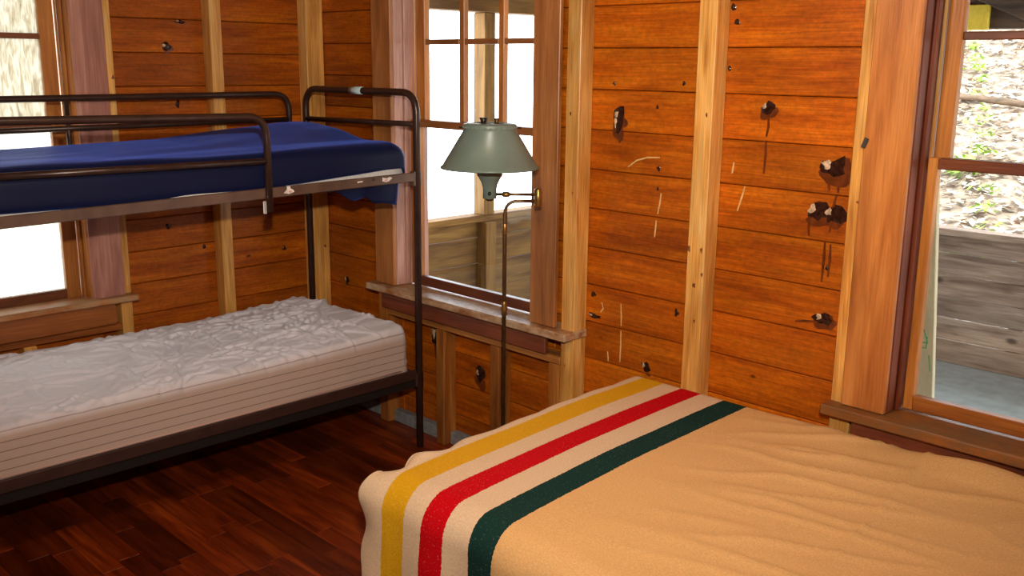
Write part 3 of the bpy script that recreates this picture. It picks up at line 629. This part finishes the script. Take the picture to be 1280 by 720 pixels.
mb, nt, b = newmat('cream_wool_blanket'); L = nt.links
uv = N(nt, 'ShaderNodeUVMap'); sx = N(nt, 'ShaderNodeSeparateXYZ'); L.new(uv.outputs[0], sx.inputs[0]); tc = N(nt, 'ShaderNodeTexCoord')
nz = N(nt, 'ShaderNodeTexNoise'); nz.inputs['Scale'].default_value = 160; nz.inputs['Detail'].default_value = 3; L.new(tc.outputs['Object'], nz.inputs['Vector'])
nw = N(nt, 'ShaderNodeTexNoise'); nw.inputs['Scale'].default_value = 230; nw.inputs['Detail'].default_value = 2; L.new(tc.outputs['Object'], nw.inputs['Vector'])
u = math_(nt, 'ADD', sx.outputs[0], math_(nt, 'MULTIPLY', math_(nt, 'SUBTRACT', nz.outputs['Fac'], .5), .008))
CREAM = (0.70, 0.405, 0.165); CREAML = (0.70, 0.50, 0.32)
# white at the end, yellow, white, red, white, green, cream
rp = ramp(nt, [(0, CREAML), (.098/2, (0.66, 0.34, 0.010)), (.190/2, CREAML), (.268/2, (0.52, 0.003, 0.007)), (.352/2, CREAML), (.446/2, (0.010, 0.036, 0.030)), (.540/2, CREAM)], 'CONSTANT')
L.new(math_(nt, 'DIVIDE', u, 2.0), rp.inputs[0])
fl = N(nt, 'ShaderNodeMapRange'); L.new(nw.outputs['Fac'], fl.inputs[0]); fl.inputs[1].default_value = .3; fl.inputs[2].default_value = .75; fl.inputs[3].default_value = .87; fl.inputs[4].default_value = 1.10
c = mix(nt, rp.outputs[0], fl.outputs[0], 1, 'MULTIPLY')
spk = N(nt, 'ShaderNodeMapRange'); L.new(nw.outputs['Fac'], spk.inputs[0]); spk.inputs[1].default_value = .66; spk.inputs[2].default_value = .74; spk.inputs[3].default_value = 0; spk.inputs[4].default_value = .30
c = mix(nt, c, (.62, .55, .45), spk.outputs[0])
L.new(c, b.inputs['Base Color']); b.inputs['Roughness'].default_value = .95; b.inputs['Specular IOR Level'].default_value = .05
bp = N(nt, 'ShaderNodeBump'); bp.inputs['Strength'].default_value = .5; bp.inputs['Distance'].default_value = .002; L.new(nw.outputs['Fac'], bp.inputs['Height']); L.new(bp.outputs[0], b.inputs['Normal'])

def blanket_mesh():
    bm = bmesh.new(); uvl = bm.loops.layers.uv.new('UVMap')
    ZT = .650; r = .095
    # cross profile: starts low on the wall side, runs over the top, then down the near side
    top_len = (-.135) - (-1.445); prof = []
    def P(s):                                    # s: arc length from the wall-side top edge; negative = wall-side drop
        if s < 0: return (-.118+.004*math.sin(s*30), ZT-.035 + s)
        if s < .05: a = s/.05*math.pi/2; return (-.118-.035*(1-math.cos(a)) , ZT-.035+.035*math.sin(a))
        s2 = s-.05; flatw = top_len-.03-r
        if s2 < flatw: return (-.153-s2, ZT)
        s3 = s2-flatw; al = r*math.pi/2
        if s3 < al: a = s3/r; return (-.153-flatw-r*math.sin(a), ZT-r*(1-math.cos(a)))
        s4 = s3-al; return (-.153-flatw-r-.02*min(1, s4/.2), ZT-r-s4)
    S0, S1 = -.14, 1.30+.42; NS = 150; NU = 190
    U1 = 2.02; rows = []
    for i in range(NU+1):
        q = i/NU; u = (q**1.25)*U1                # distance from the hem, denser near it
        rowv = []
        for j in range(NS+1):
            s = S0+(S1-S0)*j/NS; y, z = P(s); sd = max(0, min(1, (s-1.16)/.16)); sd = sd*sd*(3-2*sd)      # sd: 1 on the near side
            wallb = max(0, min(1, (.0-s)/.03))
            # foot hem: blanket runs past the mattress end and droops
            x = 2.225+u + .046*max(0, -.18-y)**2 * (1 if y > -1.5 else 1)
            droop = max(0, .085-u)
            wav = math.sin(s*21+.6)*.55+math.sin(s*37+1.9)*.35+noise.noise(Vector((s*9, 2.2, 0)))*.8
            if sd < 1:
                a = min(1, droop/.07); dz = -(1-math.cos(a*1.25))*.055*(1-sd); z += dz*(1+.25*wav); x += droop*a*.42*(1-sd)
                x += -.010*a*wav*(1-sd)
                near = max(0, min(1, (s-.85)/.35))
                z += a*(1-sd)*(.012+near*.060)*(abs(math.sin(s*15+.4))**1.0-.5); x -= a*(1-sd)*near*.02*math.sin(s*34+1)
            # near side: hanging folds, flared hem
            drop = max(0, s-1.26)
            y += -sd*(.006*math.sin(u*23+.7)+.010*math.sin(u*9.5))*min(1, drop/.2)
            x += sd*drop*(.10+.0*wav)*max(0, 1-u/.5)
            x += sd*(.010*math.sin(drop*40+.9)*max(0, 1-u/.12))
            y += -sd*max(0, 1-u/.12)*.010*math.sin(drop*22+.2)
            # top: soft wrinkles running along the bed, and a fold line across
            tp = (1-sd)*(1-wallb)
            far = max(0, min(1, (u-.55)/.5))
            wr = noise.noise(Vector((x*1.3+y*.8, y*4.0-x*1.2, 5)))*.008 + ridge(Vector((x*1.6+noise.noise(Vector((x*2, y*2, 3)))*.4, y*8.0-x*2.6, 8)), 9)*.011*(noise.noise(Vector((x*1.1, y*1.6, 21)))+.45)
            z += tp*(wr*1.7*far+noise.noise(Vector((x*3, y*3, 15)))*.003)
            cr_ = abs((x-3.42)+(y+.30)*.12); z += tp*.007*max(0, 1-cr_/.016)
            z += tp*.022*max(0, 1-abs(y+.17)/.10)*max(0, min(1, (x-3.0)/.35))*(1+.7*math.sin(x*11))
            rowv.append((bm.verts.new((x, y, z)), u))
        rows.append(rowv)
    for i in range(NU):
        for j in range(NS):
            q = (rows[i][j], rows[i+1][j], rows[i+1][j+1], rows[i][j+1]); f = bm.faces.new([k[0] for k in q])
            for l, k in zip(f.loops, q): l[uvl].uv = (k[1], 0)
    bmesh.ops.recalc_face_normals(bm, faces=bm.faces)
    return bm
bl = link('wool_blanket', blanket_mesh(), mb, None, smooth=True)
md = bl.modifiers.new('thick', 'SOLIDIFY'); md.thickness = .005; md.offset = 0
tag(bl, 'cream wool blanket with yellow, red and dark green stripes over the double bed', 'blanket')

# ------------------------------------------------------------------ swing-arm floor lamp
LP = Vector((1.73, -.30, 0)); JT = Vector((1.822, -.208, 1.285)); SH = Vector((1.690, -.345, 0))
lamp = empty('floor_lamp', LP, None, 'swing-arm brass floor lamp with sage green metal shade before the window', 'lamp')
lathe('base', [(.001, .0), (.125, .0), (.125, .012), (.10, .022), (.03, .030), (.018, .045), (.001, .045)], LP, M_BRONZE, lamp, 36)
tube('pole', arc_path([LP+Vector((0, 0, .03)), LP+Vector((0, 0, 1.272)), (JT.x-.004, JT.y-.004, 1.272)], .055, 8), [.0085]*2+[.0068]*9, M_BRONZE, lamp, 12)
lathe('collar', [(.0085, -.03), (.013, -.025), (.011, -.012), (.015, 0), (.011, .012), (.013, .02), (.0085, .03)], LP+Vector((0, 0, .835)), M_BRASS, lamp, 16)
lathe('collar', [(.0085, -.02), (.0105, -.012), (.0105, .012), (.0085, .02)], LP+Vector((0, 0, 1.16)), M_BRASS, lamp, 16)
lathe('swivel_joint', [(.001, -.037), (.012, -.037), (.0155, -.032), (.0155, .032), (.012, .037), (.001, .037)], JT, M_BRASS, lamp, 18)
tube('arm', [(JT.x, JT.y, 1.298), (SH.x+.012, SH.y+.012, 1.298)], .0062, M_BRONZE, lamp, 10)
lathe('arm_collar', [(.0062, -.016), (.011, -.010), (.011, .010), (.0062, .016)], Vector((SH.x+.045, SH.y+.045, 1.298)), M_BRASS, lamp, 14, axis=(1, 1, 0))
cup = lathe('socket_cup', [(.001, 1.282), (.027, 1.282), (.027, 1.318), (.031, 1.338), (.043, 1.362), (.050, 1.372), (.050, 1.388), (.040, 1.389), (.001, 1.389)], SH, M_SHADE, lamp, 28)
kd = Vector((.707, -.707, 0))
lathe('switch_knob', [(.001, .0), (.007, .0), (.007, .012), (.004, .016), (.001, .016)], SH+Vector((0, 0, 1.305))+kd*.025, M_BLACK, cup, 12, axis=kd)
lathe('socket_base', [(.001, 1.272), (.012, 1.272), (.018, 1.277), (.018, 1.284), (.001, 1.284)], SH, M_BRONZE, lamp, 16)
shade = lathe('shade', [(.188, 1.402), (.193, 1.400), (.1938, 1.405), (.186, 1.410), (.102, 1.548), (.1045, 1.553), (.1045, 1.566), (.101, 1.571), (.094, 1.571), (.090, 1.573)], SH, M_SHADE, lamp, 56)
lathe('shade_lining', [(.0895, 1.570), (.0985, 1.548), (.184, 1.406), (.187, 1.4025)], SH, M_SHADEIN, shade, 56)
bm = bmesh.new()
for k in range(34):
    a = 2*math.pi*k/34; p = SH+Vector((math.cos(a)*.1035, math.sin(a)*.1035, 1.559)); add_box(bm, p-Vector((.003, .003, .004)), p+Vector((.003, .003, .004)), .001)
link('rim_beading', bm, M_SHADE, shade, kind='stuff')
lathe('diffuser_ring', [(.090, 1.573), (.060, 1.576), (.058, 1.572), (.090, 1.569)], SH, M_SHADE, shade, 40)
for dx, dz, r in ((-.018, 1.578, .017), (.018, 1.576, .011)):
    tube('finial', [SH+Vector((dx, dx, 1.540)), SH+Vector((dx, dx, dz)), SH+Vector((dx, dx, dz+.016))], [r*.5, r*.6, r], M_BLACK if dx < 0 else M_BRONZE, shade, 12)
tube('harp', [SH+Vector((-.085, -.085, 1.556)), SH+Vector((.085, .085, 1.556))], .004, M_BRONZE, shade, 8)
tube('socket', [SH+Vector((0, 0, 1.38)), SH+Vector((0, 0, 1.55))], .016, M_BRASS, lamp, 14)

# ------------------------------------------------------------------ porch
PF = 0.0; YN = 3.12; XW = -0.12
porch = box('porch_floor', (-.4, .145, -.12), (6.4, YN+.2, PF-.001), M_CONC, None, 0, kind='structure')
par = empty('porch_parapet', (2, YN, 0), 'structure')
zz = [.0, .145, .285, .42, .555, .69, .80]
for k, (z0, z1) in enumerate(zip(zz, zz[1:])):
    gap = .010 if k == 1 else .004
    x = -.10
    box('plank', (x, YN-.02+random.uniform(-.003, .003), z0+gap*.5), (6.2, YN+.005, z1-gap*.5), M_PORCH, par, .003)
box('cap_rail', (-.15, YN-.07, .803), (6.2, YN+.06, .845), M_PORCH, par, .004, tone=.95)
for x in (.0, 1.25, 2.55, 3.85, 5.2): box('parapet_post', (x, YN+.007, -.1), (x+.09, YN+.09, .802), M_PORCH, par, .004)
parw = empty('porch_parapet', (XW, 1.5, 0), 'structure')
for k, (z0, z1) in enumerate(zip([.02, .19, .36, .53, .70, .805], [.19, .36, .53, .70, .805])):
    box('plank', (XW-.02, .15, z0+.002), (XW+.004, YN-.08, z1-.002), M_PORCHW, parw, .003)
box('cap_rail', (XW-.06, .15, .808), (XW+.055, YN-.08, .850), M_PORCHW, parw, .004, tone=.95)
box('porch_post', (XW-.03, 1.26, .852), (XW+.075, 1.35, 2.10), M_PORCHV, parw, .004)
box('porch_post', (XW+.006, 1.26, .0), (XW+.095, 1.35, .806), M_PORCHV, parw, .004)
hdr = empty('porch_header', (2, YN, 2.05), 'structure')
box('beam', (XW-.05, .15, 2.102), (XW+.09, YN+.1, 2.26), M_PORCHW, hdr, .004)
box('beam', (XW+.092, YN-.06, 2.022), (6.3, YN+.08, 2.25), M_DARKBEAM, hdr, .004)
bm = bmesh.new(); add_box(bm, (-.55, -.03, -.045), (.55, .03, .045), .004); bm.transform(Matrix.Translation((2.45, YN-.095, 2.12)) @ Matrix.Rotation(math.radians(24), 4, 'Y')); link('brace', bm, M_DARKBEAM, hdr)
bm = bmesh.new(); add_box(bm, (-.10, -.015, -.07), (.10, .015, .07), .004); bm.transform(Matrix.Translation((2.17, YN-.082, 2.085))); link('yellow_block', bm, M_YELLOW, hdr)
for y in (.3, .9, 1.5, 2.1, 2.7): box('rafter', (XW-.05, y, 2.265), (6.3, y+.07, 2.42), M_PORCHW, hdr, 0)
box('porch_post', (6.0, YN-.06, .0), (6.1, YN+.04, 2.05), M_PORCHV, hdr, .004)
# raw board leaning on the outside wall beside the right window
lb = empty('raw_board', (3.15, .45, 0), None, 'pale raw board with green ink mark leaning outside beside the right window', 'board')
bm = bmesh.new(); ang = math.atan2(.2, 1); Lh = 2.05
add_box(bm, (3.075, 0, 0), (3.215, .022, Lh), .002); bm.transform(Matrix.Translation((0, .455, 0.001)) @ Matrix.Rotation(ang, 4, 'X')); link('board', bm, M_LEAN, lb)
def ink(pts):
    for a, c in zip(pts, pts[1:]):
        bm = bmesh.new(); add_tube(bm, [(a[0], -.0005, a[1]), (c[0], -.0005, c[1])], .0022, 5)
        bm.transform(Matrix.Translation((0, .455, 0.001)) @ Matrix.Rotation(ang, 4, 'X')); link('ink_mark', bm, M_GREENINK, lb.children[0])
ink([(3.150, .905), (3.172, .985), (3.196, .905), (3.150, .905)]); ink([(3.158, .925), (3.160, .885), (3.19, .885), (3.194, .93)]); ink([(3.20, .86), (3.206, .80)])

# ------------------------------------------------------------------ hillside beyond the porch
def hz(x, y):
    h = -.2 + max(0, y-3.7)*.40 + .10*noise.noise(Vector((x*.6, y*.6, 2)))
    f = max(0, min(1, (x+3.6)/2.0)); return h*f - (1-f)*8
bm = bmesh.new(); NX, NY = 90, 60; gv = [[bm.verts.new((-5.5+i*.2, 3.4+j*.25, hz(-5.5+i*.2, 3.4+j*.25)-.02)) for j in range(NY)] for i in range(NX)]
for i in range(NX-1):
    for j in range(NY-1): bm.faces.new((gv[i][j], gv[i+1][j], gv[i+1][j+1], gv[i][j+1]))
M_SOIL = plain('leaf_mould', (0.30, 0.23, 0.17), 1.0, bump=.5, bscale=6, var=.4)
link('hillside', bm, M_SOIL, None, smooth=True, kind='structure')
def leafmat(name, cols, tr=.2):
    m, nt, b = newmat(name); at = N(nt, 'ShaderNodeAttribute', attribute_name='tone'); r = ramp(nt, [(k/(len(cols)), c) for k, c in enumerate(cols)], 'CONSTANT'); nt.links.new(at.outputs['Fac'], r.inputs[0]); nt.links.new(r.outputs[0], b.inputs['Base Color']); b.inputs['Roughness'].default_value = .6
    return m
M_LEAF = leafmat('dry_leaves', [(.46, .38, .31), (.56, .50, .43), (.32, .20, .13), (.60, .56, .51), (.40, .29, .21), (.62, .60, .57)])
M_GREEN = leafmat('green_leaves', [(.20, .38, .02), (.29, .48, .04), (.15, .30, .02), (.36, .50, .09)])
def add_leaf(bm, tl, p, size, t, tilt=.5):
    a = random.random()*6.28; u = Vector((math.cos(a), math.sin(a), random.uniform(-tilt, tilt))).normalized()*size; v = Vector((-math.sin(a), math.cos(a), random.uniform(-tilt, tilt))).normalized()*size*.55
    q = [bm.verts.new(p-u), bm.verts.new(p+v*.8+u*.1), bm.verts.new(p+u), bm.verts.new(p-v*.8+u*.1)]
    for k in q: k[tl] = t
    bm.faces.new(q)
bm = bmesh.new(); tl = bm.verts.layers.float.new('tone')
for k in range(9000):
    yy = 3.6+random.random()**1.3*9.5; c0 = 4.46-.36*(yy+2.98); xx = c0+random.uniform(-1.6, 1.6)
    add_leaf(bm, tl, Vector((xx, yy, hz(xx, yy)+.01+random.random()*.03)), random.uniform(.03, .075), random.random())
lv = link('leaf_litter', bm, M_LEAF, None, kind='stuff'); tag(lv, 'dry pale leaves covering the hillside seen through the right window', 'leaves')
def on_hill(px_frac, yy): return 4.46-.36*(yy+2.98)+(-.24+.48*px_frac)*(yy+2.98)/8
bm = bmesh.new(); tl = bm.verts.layers.float.new('tone')
for k in range(46):
    yy = 4.2+6.5*((k*.381) % 1); xx = on_hill((k*.618) % 1, yy); z = hz(xx, yy)
    for q in range(random.randint(5, 12)): add_leaf(bm, tl, Vector((xx+random.gauss(0, .06), yy+random.gauss(0, .06), z+.03+random.random()*.08)), random.uniform(.025, .05), random.random(), .9)
o = link('seedlings', bm, M_GREEN, None, kind='stuff'); tag(o, 'scattered bright green seedlings among the dry leaves on the hillside', 'plants')
for fx, yy, lab in ((.22, 6.3, 'bushy bright green plant in the upper pane of the right window, uphill'), (.12, 4.75, 'leafy green plant just above the porch parapet in the right window')):
    xx = on_hill(fx, yy); z = hz(xx, yy); root = empty('woodland_plant', (xx, yy, z), None, lab, 'plant')
    bm = bmesh.new(); tl = bm.verts.layers.float.new('tone')
    for q in range(70): add_leaf(bm, tl, Vector((xx+random.gauss(0, .11), yy+random.gauss(0, .11), z+.04+random.random()*.16)), random.uniform(.035, .065), random.random(), .9)
    link('leaves', bm, M_GREEN, root, kind='stuff')
    for q in range(4): tube('stem', [(xx, yy, z-.02), (xx+random.gauss(0, .08), yy+random.gauss(0, .08), z+.15)], .005, M_GREEN, root, 5)
for nm, lab, pts, r in (('fallen_branch', 'grey fallen branch lying high on the leafy hillside outside', [(-.9, 8.2), (-.2, 7.9), (.5, 7.85), (1.3, 7.6)], .035), ('fallen_branch', 'thin bleached branch lying low on the hillside behind the porch parapet', [(1.0, 5.2), (1.5, 4.9), (2.2, 4.75), (2.9, 4.6)], .02)):
    o = tube(nm, [(x, y, hz(x, y)+.05+.02*math.sin(x*7)) for x, y in pts], r, M_DARKBEAM if 'grey' in lab else M_LEAN, None, 8); tag(o, lab, 'branch', )
